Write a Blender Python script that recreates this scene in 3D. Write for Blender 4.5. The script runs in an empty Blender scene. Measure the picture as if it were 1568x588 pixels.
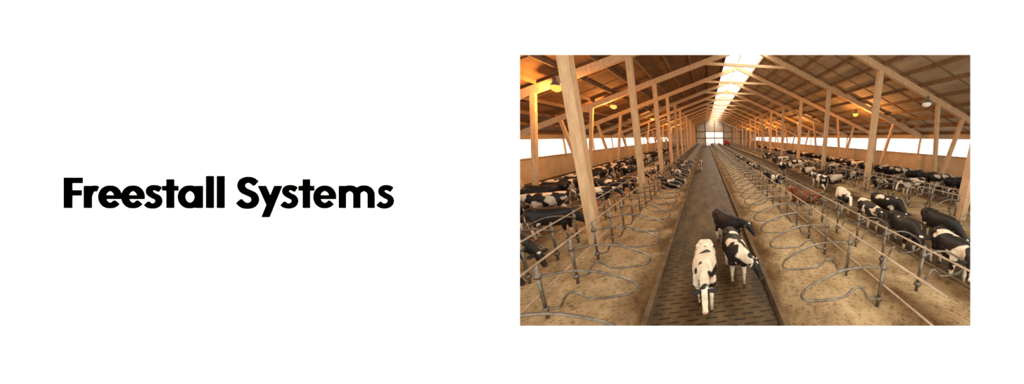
import bpy, bmesh, math, random
from mathutils import Vector, Matrix, noise
random.seed(7)
scene = bpy.context.scene
scene.view_settings.view_transform = 'Standard'
scene.view_settings.look = 'None'
scene.view_settings.exposure = 0.0

# ------------------------------------------------------------ materials
def new_mat(name, col, rough=0.8, var=0.0, scale=4.0, col2=None, bump=0.0, bscale=30.0, metal=0.0, spec=0.3, stretch=(1,1,1)):
    m = bpy.data.materials.new(name); m.use_nodes = True
    nt = m.node_tree; b = nt.nodes['Principled BSDF']
    b.inputs['Roughness'].default_value = rough
    b.inputs['Metallic'].default_value = metal
    b.inputs['Specular IOR Level'].default_value = spec
    b.inputs['Base Color'].default_value = (*col, 1)
    tc = nt.nodes.new('ShaderNodeTexCoord'); mp = nt.nodes.new('ShaderNodeMapping')
    mp.inputs['Scale'].default_value = stretch
    nt.links.new(tc.outputs['Object'], mp.inputs['Vector'])
    if col2 is not None:
        n = nt.nodes.new('ShaderNodeTexNoise'); n.inputs['Scale'].default_value = scale
        n.inputs['Detail'].default_value = 8; n.inputs['Roughness'].default_value = 0.65
        nt.links.new(mp.outputs[0], n.inputs['Vector'])
        r = nt.nodes.new('ShaderNodeValToRGB')
        r.color_ramp.elements[0].position = 0.35; r.color_ramp.elements[1].position = 0.65
        r.color_ramp.elements[0].color = (*col2, 1); r.color_ramp.elements[1].color = (*col, 1)
        nt.links.new(n.outputs['Fac'], r.inputs['Fac']); nt.links.new(r.outputs[0], b.inputs['Base Color'])
    if bump > 0:
        n2 = nt.nodes.new('ShaderNodeTexNoise'); n2.inputs['Scale'].default_value = bscale; n2.inputs['Detail'].default_value = 6
        nt.links.new(mp.outputs[0], n2.inputs['Vector'])
        bp = nt.nodes.new('ShaderNodeBump'); bp.inputs['Strength'].default_value = bump; bp.inputs['Distance'].default_value = 0.05
        nt.links.new(n2.outputs['Fac'], bp.inputs['Height']); nt.links.new(bp.outputs[0], b.inputs['Normal'])
    return m

M_timber = new_mat('timber', (0.62,0.42,0.25), 0.75, col2=(0.46,0.29,0.16), scale=3, stretch=(3,3,0.6), bump=0.2)
M_purlin = new_mat('purlin_wood', (0.25,0.145,0.072), 0.8, col2=(0.16,0.092,0.045), scale=2)
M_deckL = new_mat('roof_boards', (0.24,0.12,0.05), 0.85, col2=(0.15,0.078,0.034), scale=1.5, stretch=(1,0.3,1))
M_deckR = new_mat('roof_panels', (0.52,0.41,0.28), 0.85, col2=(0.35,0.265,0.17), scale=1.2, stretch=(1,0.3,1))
M_wall = new_mat('barn_wall', (0.70,0.54,0.35), 0.85, col2=(0.56,0.42,0.26), scale=1.2)
M_steel = new_mat('galvanised_pipe', (0.27,0.24,0.205), 0.38, col2=(0.11,0.09,0.07), scale=5, metal=0.6, spec=0.5)
M_rail = new_mat('rail_pipe', (0.5,0.37,0.26), 0.6, col2=(0.27,0.19,0.12), scale=3, metal=0.1)
M_conc = new_mat('curb_concrete', (0.17,0.112,0.06), 0.85, col2=(0.07,0.045,0.024), scale=2, bump=0.3)
M_white = new_mat('matte_white', (0.95,0.95,0.95), 0.9, spec=0.0)  # plain white for the slide page panel, its floor and the unlit lamp
M_black = new_mat('letter_black', (0,0,0), 1.0, spec=0.0)
M_shade = new_mat('lamp_housing', (0.2,0.19,0.17), 0.5, metal=0.5)
M_red = new_mat('red_paint', (0.5,0.03,0.03), 0.5)
M_dark = new_mat('dark_trim', (0.06,0.045,0.035), 0.7)

BED_EDGES=(-6.75,-1.47,1.57,6.5,9.6,13.9)
def mat_bed():
    m = new_mat('sand_bedding', (0.50,0.375,0.215), 0.95, col2=(0.27,0.18,0.094), scale=1.1, bump=0.8, bscale=14, spec=0.1)
    nt = m.node_tree; b = nt.nodes['Principled BSDF']
    base = b.inputs['Base Color'].links[0].from_socket
    tc = nt.nodes.new('ShaderNodeTexCoord')
    n = nt.nodes.new('ShaderNodeTexNoise'); n.inputs['Scale'].default_value = 9; n.inputs['Detail'].default_value = 8; n.inputs['Roughness'].default_value=0.8
    nt.links.new(tc.outputs['Object'], n.inputs['Vector'])
    r = nt.nodes.new('ShaderNodeValToRGB')
    r.color_ramp.elements[0].position = 0.38; r.color_ramp.elements[0].color=(0.3,0.25,0.2,1)
    r.color_ramp.elements[1].position = 0.5; r.color_ramp.elements[1].color=(1,1,1,1)
    nt.links.new(n.outputs['Fac'], r.inputs['Fac'])
    mx = nt.nodes.new('ShaderNodeMix'); mx.data_type='RGBA'; mx.blend_type='MULTIPLY'; mx.inputs[0].default_value=0.8
    nt.links.new(base, mx.inputs[6]); nt.links.new(r.outputs[0], mx.inputs[7])
    # manure and edge shadow, both painted into the bed colour along the alleys
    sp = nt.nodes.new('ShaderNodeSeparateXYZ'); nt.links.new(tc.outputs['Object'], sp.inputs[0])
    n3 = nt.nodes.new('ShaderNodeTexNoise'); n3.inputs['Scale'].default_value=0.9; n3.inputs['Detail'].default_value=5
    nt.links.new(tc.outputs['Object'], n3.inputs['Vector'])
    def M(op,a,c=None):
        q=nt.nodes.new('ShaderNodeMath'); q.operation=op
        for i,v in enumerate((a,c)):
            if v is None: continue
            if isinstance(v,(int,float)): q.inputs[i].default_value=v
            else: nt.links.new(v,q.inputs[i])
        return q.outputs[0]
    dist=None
    for xe in BED_EDGES+(4.4,):  # last entry also darkens the strip between the right-hand stall rows
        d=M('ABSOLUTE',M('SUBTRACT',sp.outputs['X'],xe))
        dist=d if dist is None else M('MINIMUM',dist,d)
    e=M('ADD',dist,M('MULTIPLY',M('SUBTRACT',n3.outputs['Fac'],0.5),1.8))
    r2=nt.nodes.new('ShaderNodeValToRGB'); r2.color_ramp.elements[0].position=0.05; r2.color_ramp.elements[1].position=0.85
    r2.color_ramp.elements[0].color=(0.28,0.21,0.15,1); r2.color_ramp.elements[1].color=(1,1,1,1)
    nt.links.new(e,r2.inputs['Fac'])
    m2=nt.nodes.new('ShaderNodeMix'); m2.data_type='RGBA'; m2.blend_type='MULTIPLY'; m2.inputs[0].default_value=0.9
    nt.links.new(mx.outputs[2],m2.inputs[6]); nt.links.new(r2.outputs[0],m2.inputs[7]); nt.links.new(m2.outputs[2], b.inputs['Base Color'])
    return m
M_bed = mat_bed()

def mat_slat():
    m = new_mat('slatted_concrete', (0.135,0.085,0.04), 0.6, col2=(0.045,0.028,0.013), scale=1.3, bump=0.3, bscale=20, spec=0.25, stretch=(1.4,0.5,1))
    nt = m.node_tree; b = nt.nodes['Principled BSDF']
    base = b.inputs['Base Color'].links[0].from_socket
    tc = nt.nodes.new('ShaderNodeTexCoord'); sp = nt.nodes.new('ShaderNodeSeparateXYZ')
    nt.links.new(tc.outputs['Object'], sp.inputs[0])
    def math_(op, a, bb=None):
        n = nt.nodes.new('ShaderNodeMath'); n.operation = op
        for i, v in enumerate((a, bb)):
            if v is None: continue
            if isinstance(v, (int, float)): n.inputs[i].default_value = v
            else: nt.links.new(v, n.inputs[i])
        return n.outputs[0]
    yy = math_('DIVIDE', sp.outputs['Y'], 0.15)
    row = math_('FLOOR', yy)
    off = math_('MULTIPLY', math_('MODULO', row, 2.0), 0.5)
    xx = math_('ADD', math_('DIVIDE', math_('ADD', sp.outputs['X'], 60.0), 0.42), off)
    fx = math_('FRACT', xx); fy = math_('FRACT', math_('ADD', yy, 100.0))
    slot = math_('MULTIPLY', math_('LESS_THAN', fx, 0.62), math_('LESS_THAN', fy, 0.22))
    mx = nt.nodes.new('ShaderNodeMix'); mx.data_type='RGBA'
    nt.links.new(slot, mx.inputs[0]); nt.links.new(base, mx.inputs[6]); mx.inputs[7].default_value=(0.012,0.008,0.004,1)
    nt.links.new(mx.outputs[2], b.inputs['Base Color'])
    return m
M_slat = mat_slat()

def mat_cow():
    m = bpy.data.materials.new('cow_hide'); m.use_nodes=True
    nt=m.node_tree; b=nt.nodes['Principled BSDF']
    a=nt.nodes.new('ShaderNodeAttribute'); a.attribute_name='hide'
    tc=nt.nodes.new('ShaderNodeTexCoord')
    n=nt.nodes.new('ShaderNodeTexNoise'); n.inputs['Scale'].default_value=7; n.inputs['Detail'].default_value=8
    nt.links.new(tc.outputs['Object'],n.inputs['Vector'])
    r=nt.nodes.new('ShaderNodeValToRGB'); r.color_ramp.elements[0].position=0.3; r.color_ramp.elements[1].position=0.6
    r.color_ramp.elements[0].color=(0.62,0.5,0.38,1); r.color_ramp.elements[1].color=(1,1,1,1)
    nt.links.new(n.outputs['Fac'],r.inputs['Fac'])
    mx=nt.nodes.new('ShaderNodeMix'); mx.data_type='RGBA'; mx.blend_type='MULTIPLY'; mx.inputs[0].default_value=0.7
    nt.links.new(a.outputs['Color'],mx.inputs[6]); nt.links.new(r.outputs[0],mx.inputs[7])
    nt.links.new(mx.outputs[2], b.inputs['Base Color'])
    b.inputs['Roughness'].default_value=0.55; b.inputs['Specular IOR Level'].default_value=0.35
    n2=nt.nodes.new('ShaderNodeTexNoise'); n2.inputs['Scale'].default_value=60
    nt.links.new(tc.outputs['Object'],n2.inputs['Vector'])
    bp=nt.nodes.new('ShaderNodeBump'); bp.inputs['Strength'].default_value=0.25; bp.inputs['Distance'].default_value=0.01
    nt.links.new(n2.outputs['Fac'],bp.inputs['Height']); nt.links.new(bp.outputs[0],b.inputs['Normal'])
    return m
M_cow = mat_cow()
M_tag = new_mat('ear_tag', (0.9,0.65,0.05), 0.5)
M_eye = new_mat('cow_eye', (0.01,0.008,0.006), 0.15, spec=0.6)
M_bulb = bpy.data.materials.new('lamp_bulb'); M_bulb.use_nodes=True
_b=M_bulb.node_tree.nodes['Principled BSDF']; _b.inputs['Base Color'].default_value=(0,0,0,1); _b.inputs['Specular IOR Level'].default_value=0
_b.inputs['Emission Color'].default_value=(1,0.36,0.06,1); _b.inputs['Emission Strength'].default_value=2.4
M_panel = bpy.data.materials.new('glowing_door_panel'); M_panel.use_nodes=True
_b=M_panel.node_tree.nodes['Principled BSDF']; _b.inputs['Base Color'].default_value=(.8,.8,.78,1); _b.inputs['Emission Color'].default_value=(1,.97,.92,1); _b.inputs['Emission Strength'].default_value=0.7  # opaque panel; emission added to imitate daylight at the far end

# ------------------------------------------------------------ mesh helpers
def obj_from(name, verts, faces, mat, smooth=False, mats=None, fm=None):
    me = bpy.data.meshes.new(name); me.from_pydata([tuple(v) for v in verts], [], faces)
    for mm in (mats or [mat]): me.materials.append(mm)
    if fm: me.polygons.foreach_set('material_index', fm)
    if smooth: me.polygons.foreach_set('use_smooth', [True]*len(me.polygons))
    me.update()
    o = bpy.data.objects.new(name, me); scene.collection.objects.link(o); return o

class MB:
    def __init__(s): s.v=[]; s.f=[]; s.m=[]
    def add(s, vs, fs, mi=0):
        k=len(s.v); s.v += [Vector(v) for v in vs]; s.f += [tuple(i+k for i in f) for f in fs]; s.m += [mi]*len(fs)
    def box(s, a, b, mi=0):
        x0,y0,z0=a; x1,y1,z1=b
        s.add([(x0,y0,z0),(x1,y0,z0),(x1,y1,z0),(x0,y1,z0),(x0,y0,z1),(x1,y0,z1),(x1,y1,z1),(x0,y1,z1)],
              [(0,3,2,1),(4,5,6,7),(0,1,5,4),(1,2,6,5),(2,3,7,6),(3,0,4,7)], mi)
    def beam(s, p, q, w, h, mi=0, up=Vector((0,1,0))):
        p=Vector(p); q=Vector(q); d=(q-p).normalized()
        a = d.cross(up).normalized() if abs(d.dot(up))<0.99 else Vector((1,0,0))
        c = a.cross(d).normalized()
        vs=[]
        for e in (p,q):
            for sa,sc in ((-1,-1),(1,-1),(1,1),(-1,1)):
                vs.append(e + a*sa*h/2 + c*sc*w/2)
        s.add(vs,[(0,1,2,3),(7,6,5,4),(0,4,5,1),(1,5,6,2),(2,6,7,3),(3,7,4,0)],mi)
    def tube(s, pts, r, n=8, mi=0):
        pts=[Vector(p) for p in pts]; k=len(s.v); prev=None
        for i,p in enumerate(pts):
            t=(pts[min(i+1,len(pts)-1)]-pts[max(i-1,0)]).normalized()
            if prev is None:
                a=t.cross(Vector((0,0,1)));
                if a.length<0.1: a=t.cross(Vector((0,1,0)))
            else: a=prev-t*prev.dot(t)
            a.normalize(); prev=a; c=t.cross(a)
            rr=r[i] if isinstance(r,(list,tuple)) else r
            ra,rb = rr if isinstance(rr,tuple) else (rr,rr)
            for j in range(n):
                an=2*math.pi*j/n
                s.v.append(p+a*math.cos(an)*ra+c*math.sin(an)*rb)
        for i in range(len(pts)-1):
            for j in range(n):
                s.f.append((k+i*n+j,k+i*n+(j+1)%n,k+(i+1)*n+(j+1)%n,k+(i+1)*n+j)); s.m.append(mi)
        s.f.append(tuple(k+j for j in reversed(range(n)))); s.f.append(tuple(k+(len(pts)-1)*n+j for j in range(n))); s.m += [mi,mi]
    def make(s,name,mats,smooth=False):
        return obj_from(name,s.v,s.f,None,smooth,mats,s.m)

def catmull(pts, n=6):
    P=[Vector(p) for p in pts]; P=[P[0]]+P+[P[-1]]; out=[]
    for i in range(1,len(P)-2):
        for k in range(n):
            t=k/n; a,b,c,d=P[i-1],P[i],P[i+1],P[i+2]
            out.append(0.5*((2*b)+(-a+c)*t+(2*a-5*b+4*c-d)*t*t+(-a+3*b-3*c+d)*t**3))
    out.append(P[-2]); return out

# ------------------------------------------------------------ barn shell
Y0, Y1 = 2.2, 106.0
XL, XR, XC = -15.0, 22.7, 3.85
SL = 0.40
def zr(x): return 11.54 - SL*abs(x-XC)
b=MB(); b.box((XL,Y0,-0.3),(XR,Y1,0)); b.make('floor',[M_slat])

def slab(name,x0,x1,h,mat,y0=Y0,y1=Y1-6):
    b=MB(); b.box((x0,y0,0),(x1,y1,h)); o=b.make(name,[mat]); return o
HB=0.2
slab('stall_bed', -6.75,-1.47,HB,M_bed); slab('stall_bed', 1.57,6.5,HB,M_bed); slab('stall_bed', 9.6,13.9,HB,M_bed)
for x0,x1 in ((-6.87,-6.75),(-1.47,-1.35),(1.45,1.57),(6.5,6.62),(9.48,9.6),(13.9,14.02)):
    slab('curb',x0,x1,HB+0.04,M_conc)
slab('feed_passage',XL+0.01,-10.3,0.12,M_conc); slab('feed_passage',18.0,XR-0.01,0.12,M_conc)

def side_wall(name,x,sgn):
    b=MB(); t=0.2*sgn
    xa,xb=sorted((x,x+t))
    b.box((xa,Y0,0),(xb,Y1,2.15)); b.box((xa,Y0,3.75),(xb,Y1,4.35))
    o=b.make(name,[M_wall])
side_wall('wall_left',XL,-1); side_wall('wall_right',XR,1)
b=MB()
for x in (XL,XR):
    for i in range(17):
        y=8.2+6.5*i-0.1
        if y<Y1: b.box((x-0.08,y,2.15),(x+0.08,y+0.15,3.75))
    b.box((x-0.12,Y0,2.12),(x+0.12,Y1,2.2)); 
b.make('window_mullion',[M_timber])
b=MB()
def gab(x): return zr(x)+0.35
b.add([(XL,Y1,0),(XR,Y1,0),(XR,Y1,gab(XR)),(XC,Y1,gab(XC)),(XL,Y1,gab(XL)),
       (XL,Y1+.2,0),(XR,Y1+.2,0),(XR,Y1+.2,gab(XR)),(XC,Y1+.2,gab(XC)),(XL,Y1+.2,gab(XL))],
      [(0,1,2,3,4),(9,8,7,6,5),(0,5,6,1),(1,6,7,2),(2,7,8,3),(3,8,9,4),(4,9,5,0)])
b.make('wall_back',[new_mat('end_cladding',(0.70,0.62,0.52),0.8,col2=(0.56,0.48,0.38),scale=0.6)])
b=MB()
for x in range(-12,22,4): b.box((x,Y1-0.3,0),(x+0.25,Y1-0.02,zr(x)))
for z in (3.2,6.0): b.box((XL,Y1-0.3,z),(XR,Y1-0.02,z+0.25))
b.make('trim_1',[M_purlin])
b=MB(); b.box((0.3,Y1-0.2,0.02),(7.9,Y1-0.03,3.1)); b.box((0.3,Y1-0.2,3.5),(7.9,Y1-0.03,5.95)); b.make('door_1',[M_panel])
b=MB(); b.box((8,Y1-4,0.6),(10.9,Y1-2.4,1.6)); b.box((8.4,Y1-4.2,1.6),(9.6,Y1-2.4,2.4)); 
for x in (8.5,10.4): 
    for y in (Y1-4.1,Y1-2.3): b.tube([(x,y-0.12,0.5),(x,y+0.12,0.5)],0.5,14,1)
b.make('feed_tractor',[M_red,M_dark])
b=MB()
for z in (0.3,0.6,0.9,1.2): b.tube([(-1.35,100.4,z),(1.45,100.4,z)],0.04,8)
for x in (-1.35,0.05,1.45): b.tube([(x,100.4,0.0),(x,100.4,1.25)],0.05,8)
b.make('lane_gate',[M_red])

def deck(name,xa,xb,mat):
    b=MB(); off=0.42
    b.add([(xa,Y0,zr(xa)+off),(xb,Y0,zr(xb)+off),(xb,Y1+.2,zr(xb)+off),(xa,Y1+.2,zr(xa)+off),
           (xa,Y0,zr(xa)+off+.08),(xb,Y0,zr(xb)+off+.08),(xb,Y1+.2,zr(xb)+off+.08),(xa,Y1+.2,zr(xa)+off+.08)],
          [(0,3,2,1),(4,5,6,7),(0,1,5,4),(1,2,6,5),(2,3,7,6),(3,0,4,7)])
    return b.make(name,[mat])
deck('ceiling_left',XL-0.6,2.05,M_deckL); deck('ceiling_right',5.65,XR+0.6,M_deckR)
b=MB()
x=2.1
while x>XL-0.2:
    for xx in (x,2*XC-x):
        b.box((xx-0.045,Y0,zr(xx)+0.19),(xx+0.045,Y1,zr(xx)+0.42))
    x-=1.55
b.make('roof_purlins',[M_purlin])
b=MB(); y=Y0+1.5
while y<Y1:
    for a,c in ((XL,2.05),(5.65,XR)):
        b.beam((a,y,zr(a)+0.40),(c,y,zr(c)+0.40),0.05,0.05)
    y+=2.17
b.make('ceiling_battens',[M_purlin])
b=MB(); y=Y0
while y<Y1:
    b.beam((2.05,y,zr(2.05)+.45),(XC,y,zr(XC)+.45),0.05,0.06); b.beam((XC,y,zr(XC)+.45),(5.65,y,zr(5.65)+.45),0.05,0.06)
    y+=3.25
b.box((XC-0.05,Y0,zr(XC)+0.37),(XC+0.05,Y1,zr(XC)+0.5))
b.make('skylight_bars',[new_mat('white_bars',(0.9,0.88,0.84),0.6)])

b=MB()
W=0.24
for s in (-1,1):
    e = XC+s*(XC-XL)
    b.beam((e,0,zr(e)),(XC,0,zr(XC)),W,0.38)
    pX = XC+s*7.85
    b.box((pX-.16,-.16,HB),(pX+.16,.16,zr(pX)-0.15))
    vb=XC+s*14.05
    for tx in (XC+s*12.85, XC+s*15.3):
        b.beam((vb+(0.15 if tx>vb else -0.15),0,0.0),(tx,0,zr(tx)-0.1),0.2,0.24)
b.box((XC-4.0,-.07,9.86),(XC+4.0,.07,10.08))
fr=b.make('timber_frame',[M_timber]); fr.location=(0,8.2,0)
for i in range(1,15):
    o=bpy.data.objects.new('timber_frame',fr.data); scene.collection.objects.link(o); o.location=(0,8.2+6.5*i,0)

# ------------------------------------------------------------ freestall dividers
prof=[(0.02,0.98),(0.5,1.06),(1.0,1.02),(1.45,0.86),(1.78,0.68),(1.88,0.53),(1.78,0.40),(1.5,0.35),(1.1,0.34),(0.85,0.38),
      (0.68,0.52),(0.52,0.56),(0.38,0.42),(0.28,0.24),(0.02,0.2)]
def divider_row(x,dirn,y0,n,k):
    b=MB()
    b.tube([(0,0,0),(0,0,1.25)],0.036,8)
    b.tube(catmull([(dirn*u*k,0,z) for u,z in prof],5),0.027,8)
    for z in (1.0,0.2): b.box((-0.05,-0.05,z-0.05),(0.05,0.05,z+0.05))
    o=b.make('stall_divider_row',[M_steel],True); o.location=(x,y0,HB)
    m=o.modifiers.new('Array','ARRAY'); m.use_relative_offset=False; m.use_constant_offset=True
    m.constant_offset_displace=(0,1.2,0); m.count=n
def rail(x,z,y0=2.6,y1=99.5,r=0.028):
    b=MB(); b.tube([(x,y0,z),(x,y1,z)],r,8); b.make('stall_rail',[M_rail],True)
rows=[(-3.5,1,3.55,1),(-4.75,-1,3.75,.9),(3.75,-1,3.85,1),(5.1,1,4.15,.7),(11.1,-1,4.4,.72),(12.35,1,4.4,.72)]
for x,d,y,k in rows:
    divider_row(x,d,y,79,k)
    rail(x-0.07*d,HB+1.22,r=0.024)
    if x in (-3.5,3.75): rail(x-0.07*d,HB+0.55,r=0.02)
for x in (-10.1,17.75):
    b=MB()
    for z in (0.55,1.2): b.tube([(x,6,z),(x,99,z)],0.035,6)
    y=6.5
    while y<99: b.tube([(x,y,0),(x,y,1.3)],0.04,6); y+=3.25
    b.make('feed_fence',[M_rail],True)

# ------------------------------------------------------------ cows
def cow_mesh(name, pose='walk', neck='down', yaw=0.0, seed=0, white=0.0, vox=0.028, brown=False, stride=1.0, pf=2.0):
    b=MB(); V=Vector
    lying = pose=='lie'
    dz = -0.60 if lying else 0.0
    tr=[(-0.90,1.20,.05,.05),(-0.87,1.17,.15,.15),(-0.78,1.13,.24,.25),(-0.60,1.10,.285,.30),(-0.42,1.06,.27,.33),(-0.2,1.01,.30,.37),(0.05,0.985,.335,.40),
        (0.3,1.0,.33,.395),(0.5,1.03,.275,.375),(0.66,1.05,.23,.34),(0.8,1.07,.18,.27),(0.88,1.08,.1,.15)]
    k=len(b.v); n=20
    for x,z,ry,rz in tr:
        if lying: z=z+dz; ry*=1.12; 
        for j in range(n):
            a=2*math.pi*j/n; cy=math.cos(a); sz=math.sin(a)
            yy=ry*math.copysign(abs(cy)**0.85,cy); zz=rz*math.copysign(abs(sz)**(0.9),sz)
            if sz>0: zz*=0.97
            b.v.append(V((x,yy,z+zz)))
    for i in range(len(tr)-1):
        for j in range(n):
            b.f.append((k+i*n+j,k+i*n+(j+1)%n,k+(i+1)*n+(j+1)%n,k+(i+1)*n+j)); b.m.append(0)
    b.f.append(tuple(k+j for j in reversed(range(n)))); b.f.append(tuple(k+(len(tr)-1)*n+j for j in range(n))); b.m+=[0,0]
    def chain(ps, rs, nn=12):
        p0=V(ps[0]); p1=V(ps[1]); q0=V(ps[-1]); q1=V(ps[-2])
        def sc(r,f): return (r[0]*f,r[1]*f) if isinstance(r,tuple) else (r*f,r*f)
        def mx(r): return max(r) if isinstance(r,tuple) else r
        P=[p0-(p1-p0).normalized()*mx(rs[0])*.6]+[V(p) for p in ps]+[q0-(q1-q0).normalized()*mx(rs[-1])*.6]
        R=[sc(rs[0],.45)]+[sc(r,1) for r in rs]+[sc(rs[-1],.45)]
        b.tube(P,R,nn)
    if neck=='up': poll=V((1.22,0,1.5)); hd=V((0.78,0,-0.62))
    elif neck=='mid': poll=V((1.28,0,1.24)); hd=V((0.72,0,-0.7))
    elif neck=='down': poll=V((1.25,0,1.04)); hd=V((0.5,0,-0.87))
    else: poll=V((1.23,0,0.72)); hd=V((0.5,0,-0.87))
    if lying: poll=V((1.04,0,0.98)); hd=V((0.8,0,-0.6))
    sx=V((0.66,0,1.1+dz))
    rotN=Matrix.Rotation(yaw*0.6,3,'Z'); poll=sx+rotN@(poll-sx)
    hd=(Matrix.Rotation(yaw,3,'Z')@hd).normalized()
    side=hd.cross(V((0,0,1))).normalized(); upv=side.cross(hd).normalized()
    mid=(sx+poll)*0.5+V((0,0,0.03))
    chain([sx,sx.lerp(mid,0.55),mid,mid.lerp(poll,0.6),poll],[(.2,.3),(.165,.26),(.135,.21),(.115,.165),(.10,.13)],16)
    hr=[(-0.06,.07,.075,0),(0.0,.102,.105,0),(0.09,.115,.12,-.005),(0.18,.11,.115,-.01),(0.27,.082,.095,-.02),(0.36,.067,.078,-.025),(0.43,.074,.074,-.028),(0.48,.071,.066,-.03),(0.515,.045,.04,-.03)]
    k=len(b.v); n=16
    for d,ra,rb,o in hr:
        for j in range(n):
            a=2*math.pi*j/n
            b.v.append(poll+hd*d+side*math.cos(a)*ra+upv*(math.sin(a)*rb+o))
    for i in range(len(hr)-1):
        for j in range(n):
            b.f.append((k+i*n+j,k+(i)*n+(j+1)%n,k+(i+1)*n+(j+1)%n,k+(i+1)*n+j)); b.m.append(0)
    b.f.append(tuple(k+j for j in reversed(range(n)))); b.f.append(tuple(k+(len(hr)-1)*n+j for j in range(n))); b.m+=[0,0]
    if not lying:
        for s in (-1,1):
            f=0.16*stride*s if pose=='walk' else 0.03*s
            y=.17*s
            chain([(.52,.15*s,.98),(.56,.18*s,.78),(.53+f*.3,y,.62),(.55+f*.7,y,.40),(.54+f,y*.95,.16),(.565+f,y*.95,.075),(.585+f,y*.95,.05)],
                  [(.13,.17),(.12,.15),(.085,.095),.058,.043,.05,.055],12)
            g=-f
            chain([(-.55,.13*s,1.08),(-.50,.17*s,.90),(-.42+g*.2,.19*s,.76),(-.56+g*.4,.17*s,.60),(-.70+g*.8,.16*s,.46),(-.685+g,.16*s,.30),(-.66+g,.16*s,.15),(-.63+g,.16*s,.075),(-.61+g,.16*s,.05)],
                  [(.15,.2),(.14,.21),(.115,.16),(.07,.10),.06,.046,.044,.05,.055],12)
        chain([(-.42,0,.72),(-.28,0,.66),(-.12,0,.68)],[(.15,.12),(.17,.14),(.12,.08)],14)
        for sx_ in (-1,1):
            for xx in (-.36,-.24): chain([(xx,.08*sx_,.58),(xx,.08*sx_,.50)],[.024,.02],8)
    else:
        for s in (-1,1):
            chain([(.50,.18*s,.40),(.62,.24*s,.2),(.86,.24*s,.11),(.95,.22*s,.09),(.74,.26*s,.06),(.62,.27*s,.055)],[(.12,.15),.095,.065,.055,.045,.05],12)
            chain([(-.55,.2*s,.42),(-.40,.30*s,.30),(-.12,.36*s,.2),(-.40,.42*s,.1),(-.62,.42*s,.07),(-.38,.46*s,.055),(-.26,.46*s,.05)],[(.17,.2),(.15,.19),.12,.07,.055,.045,.045],12)
    for s in (-1,1):
        chain([(-.47,.2*s,1.31+dz),(-.42,.21*s,1.30+dz)],[.06,.06],8)
    chain([(.35,0,1.36+dz),(.62,0,1.34+dz)],[.05,.06],8)
    tl=[(-.84,0,1.33+dz),(-.93,0,1.26+dz),(-.96,0,1.1+dz),(-.95,0.02,.85+dz*.9),(-.93,0.03,.66+dz*.85),(-.92,.03,.48+dz*.6)]
    chain(tl,[.035,.032,.027,.024,.038,.03],8)
    me=bpy.data.meshes.new('tmp'); me.from_pydata([tuple(v) for v in b.v],[],b.f); me.update()
    bm=bmesh.new(); bm.from_mesh(me); bmesh.ops.recalc_face_normals(bm,faces=bm.faces); bm.to_mesh(me); bm.free()
    o=bpy.data.objects.new('tmp',me); scene.collection.objects.link(o)
    r=o.modifiers.new('r','REMESH'); r.mode='VOXEL'; r.voxel_size=vox; r.use_smooth_shade=True
    sm=o.modifiers.new('s','SMOOTH'); sm.factor=0.5; sm.iterations=3
    dg=bpy.context.evaluated_depsgraph_get(); dg.update()
    me2=bpy.data.meshes.new_from_object(o.evaluated_get(dg))
    bpy.data.objects.remove(o)
    bm=bmesh.new(); bm.from_mesh(me2)
    for f in bm.faces: f.smooth=True; f.material_index=0
    def blob(center, ax, R, mi, seg=10):
        ret=bmesh.ops.create_uvsphere(bm,u_segments=seg,v_segments=seg-2,radius=1)
        M=Matrix((ax[0]*R[0],ax[1]*R[1],ax[2]*R[2])).transposed()
        for v in ret['verts']:
            v.co=M@v.co+center
            for f in v.link_faces: f.material_index=mi; f.smooth=True
        return ret['verts']
    for s in (-1,1):
        blob(poll+hd*0.15+side*s*0.10+upv*0.035,(hd,side,upv),(.024,.02,.024),2)
        ed=(side*s*1.0-hd*0.12-V((0,0,.18))).normalized(); e2=ed.cross(upv).normalized(); e3=ed.cross(e2)
        blob(poll+side*s*0.185+hd*0.02+upv*0.01,(ed,e2,e3),(.125,.062,.024),0)
        blob(poll+side*s*0.21+hd*0.035+upv*0.033-V((0,0,.02)),(ed,e2,e3),(.034,.04,.022),1)
        blob(poll+hd*0.485+side*s*0.036+upv*0.01,(hd,side,upv),(.02,.016,.02),2,6)
    rnd=random.Random(seed)
    offs=V((rnd.uniform(-50,50),rnd.uniform(-50,50),rnd.uniform(-50,50)))
    lay=bm.verts.layers.float_color.new('hide')
    BL=(0.012,0.010,0.010); WH=(0.78,0.69,0.56)
    if brown: BL=(0.20,0.065,0.025)
    bm.verts.ensure_lookup_table()
    blaze=rnd.uniform(0.02,0.06) if white<0.2 else 0.07
    for v in bm.verts:
        p=v.co; q=p-poll; d=q.dot(hd)
        nz=noise.noise(p*pf+offs)+0.35*noise.noise(p*5.0+offs)
        val=nz-white*0.9+0.10
        if brown: val=1
        head = d>-0.02 and q.length<0.66 and p.x>0.6
        if head:
            sd=abs(q.dot(side)); upd=q.dot(upv)
            val = 1 if not (sd<blaze and upd>0) else -1
            if white<0 and d>0.05: val=1
            if d>0.43 and white>0.1: val=-1
        elif not lying:
            if p.z<0.42: val=-1
            elif p.z<0.62 : val-=0.25
        if p.x<-0.86 and p.z<0.75: val=-1
        t=max(0,min(1,(val+0.02)/0.04))
        c=[WH[i]*(1-t)+BL[i]*t for i in range(3)]
        if not lying and p.z<0.32:
            g=min(1,(0.32-p.z)/0.22)*0.75; c=[c[0]*(1-g)+.16*g,c[1]*(1-g)+.10*g,c[2]*(1-g)+.05*g]
        if (not lying) and p.z<0.075: c=[.05,.035,.02]
        if head and d>0.47: c=[.12,.075,.06] if val>0 else [.45,.27,.22]
        if -0.5<p.x<-0.05 and p.z<0.66 and abs(p.y)<.2 and not lying and p.z>0.48 and abs(p.x+.28)<.2: c=[.62,.40,.30]
        v[lay]=(*c,1)
    mz=min(v.co.z for v in bm.verts)
    for v in bm.verts: v.co.z-=mz
    out=bpy.data.meshes.new(name); bm.to_mesh(out); bm.free()
    out.materials.clear()
    for m in (M_cow,M_tag,M_eye): out.materials.append(m)
    return out
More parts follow.
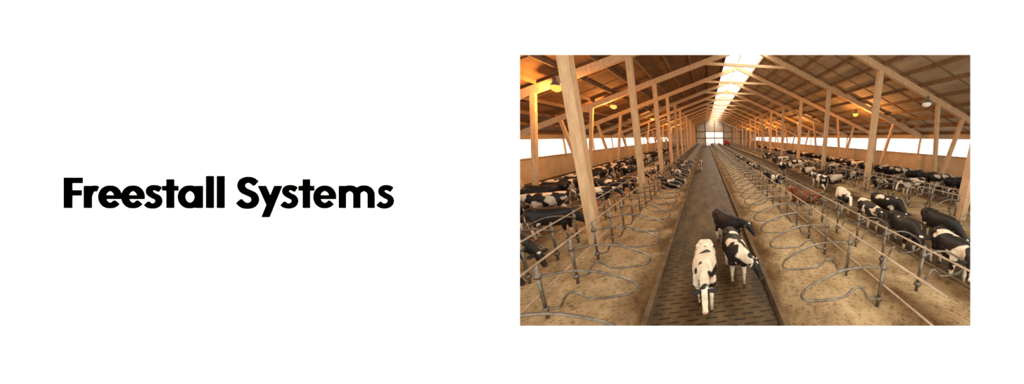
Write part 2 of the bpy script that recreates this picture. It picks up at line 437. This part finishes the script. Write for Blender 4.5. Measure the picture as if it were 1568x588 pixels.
def put(me,x,y,z,ang,s=1.0,name='cow'):
    o=bpy.data.objects.new(name,me); scene.collection.objects.link(o)
    o.location=(x,y,z); o.rotation_euler=(0,0,math.radians(ang)); o.scale=(s,s,s); return o
def stall_y(x,y):          # centre of the nearest stall for the row this bed belongs to
    y0 = 3.75 if x<-4.5 else 3.55 if x<0 else 4.15 if x<9 else 4.4
    return y0+0.6+1.2*round((y-y0-0.6)/1.2)

put(cow_mesh('cow_a','walk','down',0.05,3,0.36,0.022,pf=4.2),-0.14,5.25,0,-91,0.9)
put(cow_mesh('cow_b','walk','down',0.9,12,-0.06,0.022,stride=0.7),0.70,5.98,0,-84,0.9)
put(cow_mesh('cow_c','walk','mid',0.35,21,-0.6,0.022),0.66,8.0,0,-62,0.9)
put(cow_mesh('cow_d','stand','down',-0.45,33,0.0,0.024),7.0,4.95,0,-114,0.9)
put(cow_mesh('cow_e','stand','down',-0.3,41,-0.35,0.024),6.98,6.6,0,-106,0.9)
put(cow_mesh('cow_f','walk','mid',-0.2,52,-0.1,0.024,stride=.5),7.0,8.45,0,-104,0.9)
put(cow_mesh('cow_g','stand','mid',-0.1,66,0.3,0.024),7.1,10.5,0,-108,0.95)
put(cow_mesh('cow_h','lie','lie',0.2,70,-0.5,0.03,brown=True),5.75,stall_y(5.75,12.4),HB,180,1.0)
stand=[cow_mesh('cow_s%d'%i,'stand','down' if i%2 else 'feed',0.2*(i-2),100+i*7,(-0.3,0.1,-0.05,0.3,-0.6)[i],0.034) for i in range(5)]
walk=[cow_mesh('cow_w%d'%i,'walk','mid',0.3*(i-1),200+i*7,(-0.2,0.15,0.0)[i],0.034) for i in range(3)]
lie=[cow_mesh('cow_l%d'%i,'lie','lie',0.5*(i-1),300+i*7,(-0.35,0.0,-0.15)[i],0.034) for i in range(3)]
put(stand[4],8.6,6.7,0,-105,0.9)
put(stand[0],8.6,9.3,0,-80,0.9)
for i,(x,y) in enumerate([(-5.85,4.95),(-5.85,6.2),(-5.85,8.6),(-5.9,12.2),(-5.85,14.6)]):
    put(stand[4] if i in (0,2) else (stand[0] if i!=3 else walk[0]),x,stall_y(x,y),HB,0,0.9)
for x,y,a in [(-5.8,18.6,0),(-2.5,17.0,180),(-2.5,21.8,180),(-5.8,24.6,0),(-2.5,26.6,180),(-2.5,30.2,180),(-5.8,29.4,0)]:
    put(random.choice(lie),x,stall_y(x,y),HB,a,0.95)
for me_,x,y,a in [(walk[1],-8.0,12.6,200),(walk[1],-8.5,10.6,170),(walk[2],-7.7,16.9,95),(walk[0],-7.6,23.5,-95),(walk[2],-0.7,27.5,-90),(walk[1],8.4,15.5,98),(walk[0],8.3,24,-85)]:
    put(me_,x,y,0,a,0.92)
y=14.2
while y<70:
    if random.random()<0.92: put(random.choice(stand),-9.25+random.uniform(-.08,.08),y,0,180+random.uniform(-8,8),0.97)
    y+=random.uniform(0.95,1.35)
y=9.0
while y<70:
    if random.random()<0.92: put(random.choice(stand),16.85+random.uniform(-.08,.08),y,0,random.uniform(-8,8),0.97)
    y+=random.uniform(0.95,1.35)
for x,y,a in [(10.4,17.0,0),(10.4,19.4,0),(13.05,18.2,180),(10.4,21.8,0),(13.05,22,180),(5.75,18.4,180),(10.4,26,0),(13.05,27.8,180),(5.75,26.8,180),(10.4,33,0),(13.05,14.4,180),(5.75,36.4,180),(10.4,38,0)]:
    put(random.choice(lie),x,stall_y(x,y),HB,a,0.92)
for x,y,a in [(10.3,23.6,0),(13.1,20.6,180),(10.3,29,0),(13.1,11.9,180),(13.1,25.4,180),(10.3,35.6,0)]:
    put(random.choice(stand),x,stall_y(x,y),HB,a,0.9)

# ------------------------------------------------------------ lamps
def lamp(x,y,on=True,z=6.35):
    b=MB()
    zt=zr(x)+0.2
    b.tube([(0,0,zt-z),(0,0,0.32)],0.012,6)
    b.tube([(0,0,0.34),(0,0,0.18),(0,0,0.1),(0,0,-0.02),(0,0,-0.06)],[0.08,0.09,0.11,0.2,0.24],16)
    b.tube([(0,0,-0.065),(0,0,-0.12),(0,0,-0.22),(0,0,-0.32),(0,0,-0.38)],[0.2,0.25,0.26,0.18,0.06],16,1)
    o=b.make('barn_lamp',[M_shade,M_bulb if on else M_white],True); o.location=(x,y,z)
    if on:
        l=bpy.data.lights.new('barn_lamp_light','POINT'); l.energy=800; l.color=(1,0.42,0.11); l.shadow_soft_size=0.12
        lo=bpy.data.objects.new('bulb_light',l); lo.parent=o; lo.location=(0,0,-0.54); scene.collection.objects.link(lo)
for y in (14.2,21.9,36.5,50,64,80): lamp(-7.6,y,z=6.65)
lamp(15.2,14.2,False)
for y in (21.9,36.5,50,57,70,85): lamp(15.2,y)

# ------------------------------------------------------------ daylight
w=bpy.data.worlds.new('World'); scene.world=w; w.use_nodes=True
bg=w.node_tree.nodes['Background']; bg.inputs[0].default_value=(1.0,0.92,0.79,1); bg.inputs[1].default_value=2.4
def area(name,loc,rot,sx,sy,e,col=(1,0.88,0.69)):
    l=bpy.data.lights.new(name,'AREA'); l.shape='RECTANGLE'; l.size=sx; l.size_y=sy; l.energy=e; l.color=col
    o=bpy.data.objects.new(name,l); o.location=loc; o.rotation_euler=rot; scene.collection.objects.link(o); return o
area('skylight_daylight',(XC,54,12.4),(0,0,0),3.6,104,8000)

# ------------------------------------------------------------ white slide page as an added panel with opening (raked, in front of the barn)
f=345.0; H=4.0; D=1.0
ey=Vector((-61,82.5,-f)).normalized(); ez=Vector((0,f,82.5)).normalized(); ex=ey.cross(ez)
Rt=Vector((ex.x,ey.x,ez.x)); Up=Vector((ex.y,ey.y,ez.y)); Nn=Vector((ex.z,ey.z,ez.z))
GM=Matrix((Rt,Up,Nn)).transposed().to_4x4(); 
EYE=Vector((0,0,H))
pageM=Matrix.Translation(EYE-Nn*D)@GM
ox,oy=1.0,0.6014
b=MB(); L,R_,Bt,T=-4.1,2.3,-1.35,1.6; th=0.04; fl=0.05
def ring(z,e): return [(-ox-e,-oy-e,z),(ox+e,-oy-e,z),(ox+e,oy+e,z),(-ox-e,oy+e,z)]
outer=lambda z:[(L,Bt,z),(R_,Bt,z),(R_,T,z),(L,T,z)]
vs=outer(0)+ring(0,0)+outer(-th)+ring(-th,fl)
fs=[]
for i in range(4):
    j=(i+1)%4
    fs+= [(i,j,4+j,4+i),(8+j,8+i,12+i,12+j),(4+i,4+j,12+j,12+i),(j,i,8+i,8+j)]
b.add(vs,fs); o=b.make('slide_page_panel',[M_white]); o.matrix_world=pageM  # white margin of the slide, built as an added panel
b=MB(); b.box((L,-2.6,-0.12),(R_,0.72,0)); 
o=b.make('added_floor',[M_white]); o.matrix_world=Matrix.Translation((0,0,2.4))@Matrix.Rotation(math.atan2(Rt.y,Rt.x),4,'Z')  # added floor behind the page panel, out of view

# slide title lettering, raised on the page panel
g=MB(); TH=0.004
def poly(pts):
    n=len(pts); g.add([(x,y,0) for x,y in pts]+[(x,y,TH*345) for x,y in pts],
        [tuple(range(n,2*n)),tuple(reversed(range(n)))]+[(i,(i+1)%n,n+(i+1)%n,n+i) for i in range(n)])
def rect(x0,y0,x1,y1): poly([(x0,y0),(x1,y0),(x1,y1),(x0,y1)])
def stroke(pts,w,w2=None):
    P=[Vector((p[0],p[1])) for p in pts]; n=len(P); Lf=[];Rg=[]
    for i,p in enumerate(P):
        t=(P[min(i+1,n-1)]-P[max(i-1,0)]).normalized(); nn=Vector((-t.y,t.x))
        Lf.append(p+nn*w/2); Rg.append(p-nn*w/2)
    for i in range(n-1): poly([tuple(Rg[i]),tuple(Rg[i+1]),tuple(Lf[i+1]),tuple(Lf[i])])
def arc(cx,cy,rx,ry,a0,a1,n=28): return [(cx+rx*math.cos(math.radians(a0+(a1-a0)*i/n)),cy+ry*math.sin(math.radians(a0+(a1-a0)*i/n))) for i in range(n+1)]
def cs(pts,n=8): return [(p.x,p.y) for p in catmull([(a,c,0) for a,c in pts],n)]
def G_F(x): rect(x,0,x+9.5,46.5); rect(x+9,38,x+25.5,46.5); rect(x+9,19,x+24,27.3)
def G_l(x): rect(x,0,x+9.3,49)
def G_r(x): rect(x,0,x+9,34); stroke(cs([(x+5,18),(x+7.5,25),(x+11,29),(x+15,30.3),(x+18.5,29)]),8.2)
def G_e(x,w=33):
    c=x+w/2; stroke(arc(c,17,w/2-4.2,17.5-4.2,0,322),8.4); rect(c-w/2+4,13.6,c+w/2-0.2,19.6)
def G_a(x): 
    stroke(arc(x+17,17,12.8,13.3,0,360,40),8.6); rect(x+26.5,0,x+35.5,34)
def G_t(x): rect(x+6.5,0,x+15.5,44); rect(x,26.5,x+22,34)
def G_s(x): stroke(cs([(x+21,28.2),(x+16.5,30.8),(x+11,31.2),(x+6.3,28.5),(x+6,23.5),(x+11,19.3),(x+17.5,16),(x+20,11),(x+17.8,5.8),(x+11.5,3.0),(x+5,4.2),(x+1.5,7.2)]),7.8)
def G_S(x): stroke(cs([(x+28.5,37.5),(x+23.5,41.6),(x+16.5,43.2),(x+9,40.5),(x+6.3,34),(x+9.5,27.5),(x+17,23.5),(x+25,19.5),(x+27.8,12.5),(x+24.5,6),(x+16.5,3.3),(x+8.5,5.2),(x+3,10.5)]),9.2)
def G_y(x): poly([(x,34),(x+10,34),(x+22.5,6),(x+17.5,-1.5),(x+14,3)]); poly([(x+25,34),(x+35,34),(x+15.5,-14),(x+5.5,-14)])
def G_m(x):
    rect(x,0,x+9,34)
    for k in (0,21.8):
        stroke([(x+26.6+k-0,0)]+arc(x+15.6+k,20,11,10.2,0,150,18),9.0)
for fn,x in [(G_F,101.5),(G_r,132),(G_e,154),(G_e,189),(G_s,225),(G_t,251.5),(G_a,275.5),(G_l,318.5),(G_l,335),(G_S,364.5),(G_y,397.5),(G_s,433),(G_t,459.5),(G_e,482),(G_m,521),(G_s,579.5)]:
    fn(x)
base_y=318.5
for v in g.v:
    v.x=(v.x-1141)/f*D; v.y=(v.y-(base_y-291.5))/f*D; v.z=v.z/345
o=g.make('slide_title',[M_black]); o.matrix_world=pageM

# ------------------------------------------------------------ camera
cam=bpy.data.cameras.new('Camera'); co=bpy.data.objects.new('Camera',cam); scene.collection.objects.link(co)
co.matrix_world=Matrix.Translation(EYE)@GM
fpx=f*2000/1568
cam.sensor_fit='HORIZONTAL'; cam.sensor_width=36; cam.lens=fpx/2000*36
cam.shift_x=-(1141*2000/1568-1000)/2000; cam.shift_y=-(375-291.5*2000/1568)/2000
cam.clip_start=0.05; cam.clip_end=400
scene.camera=co
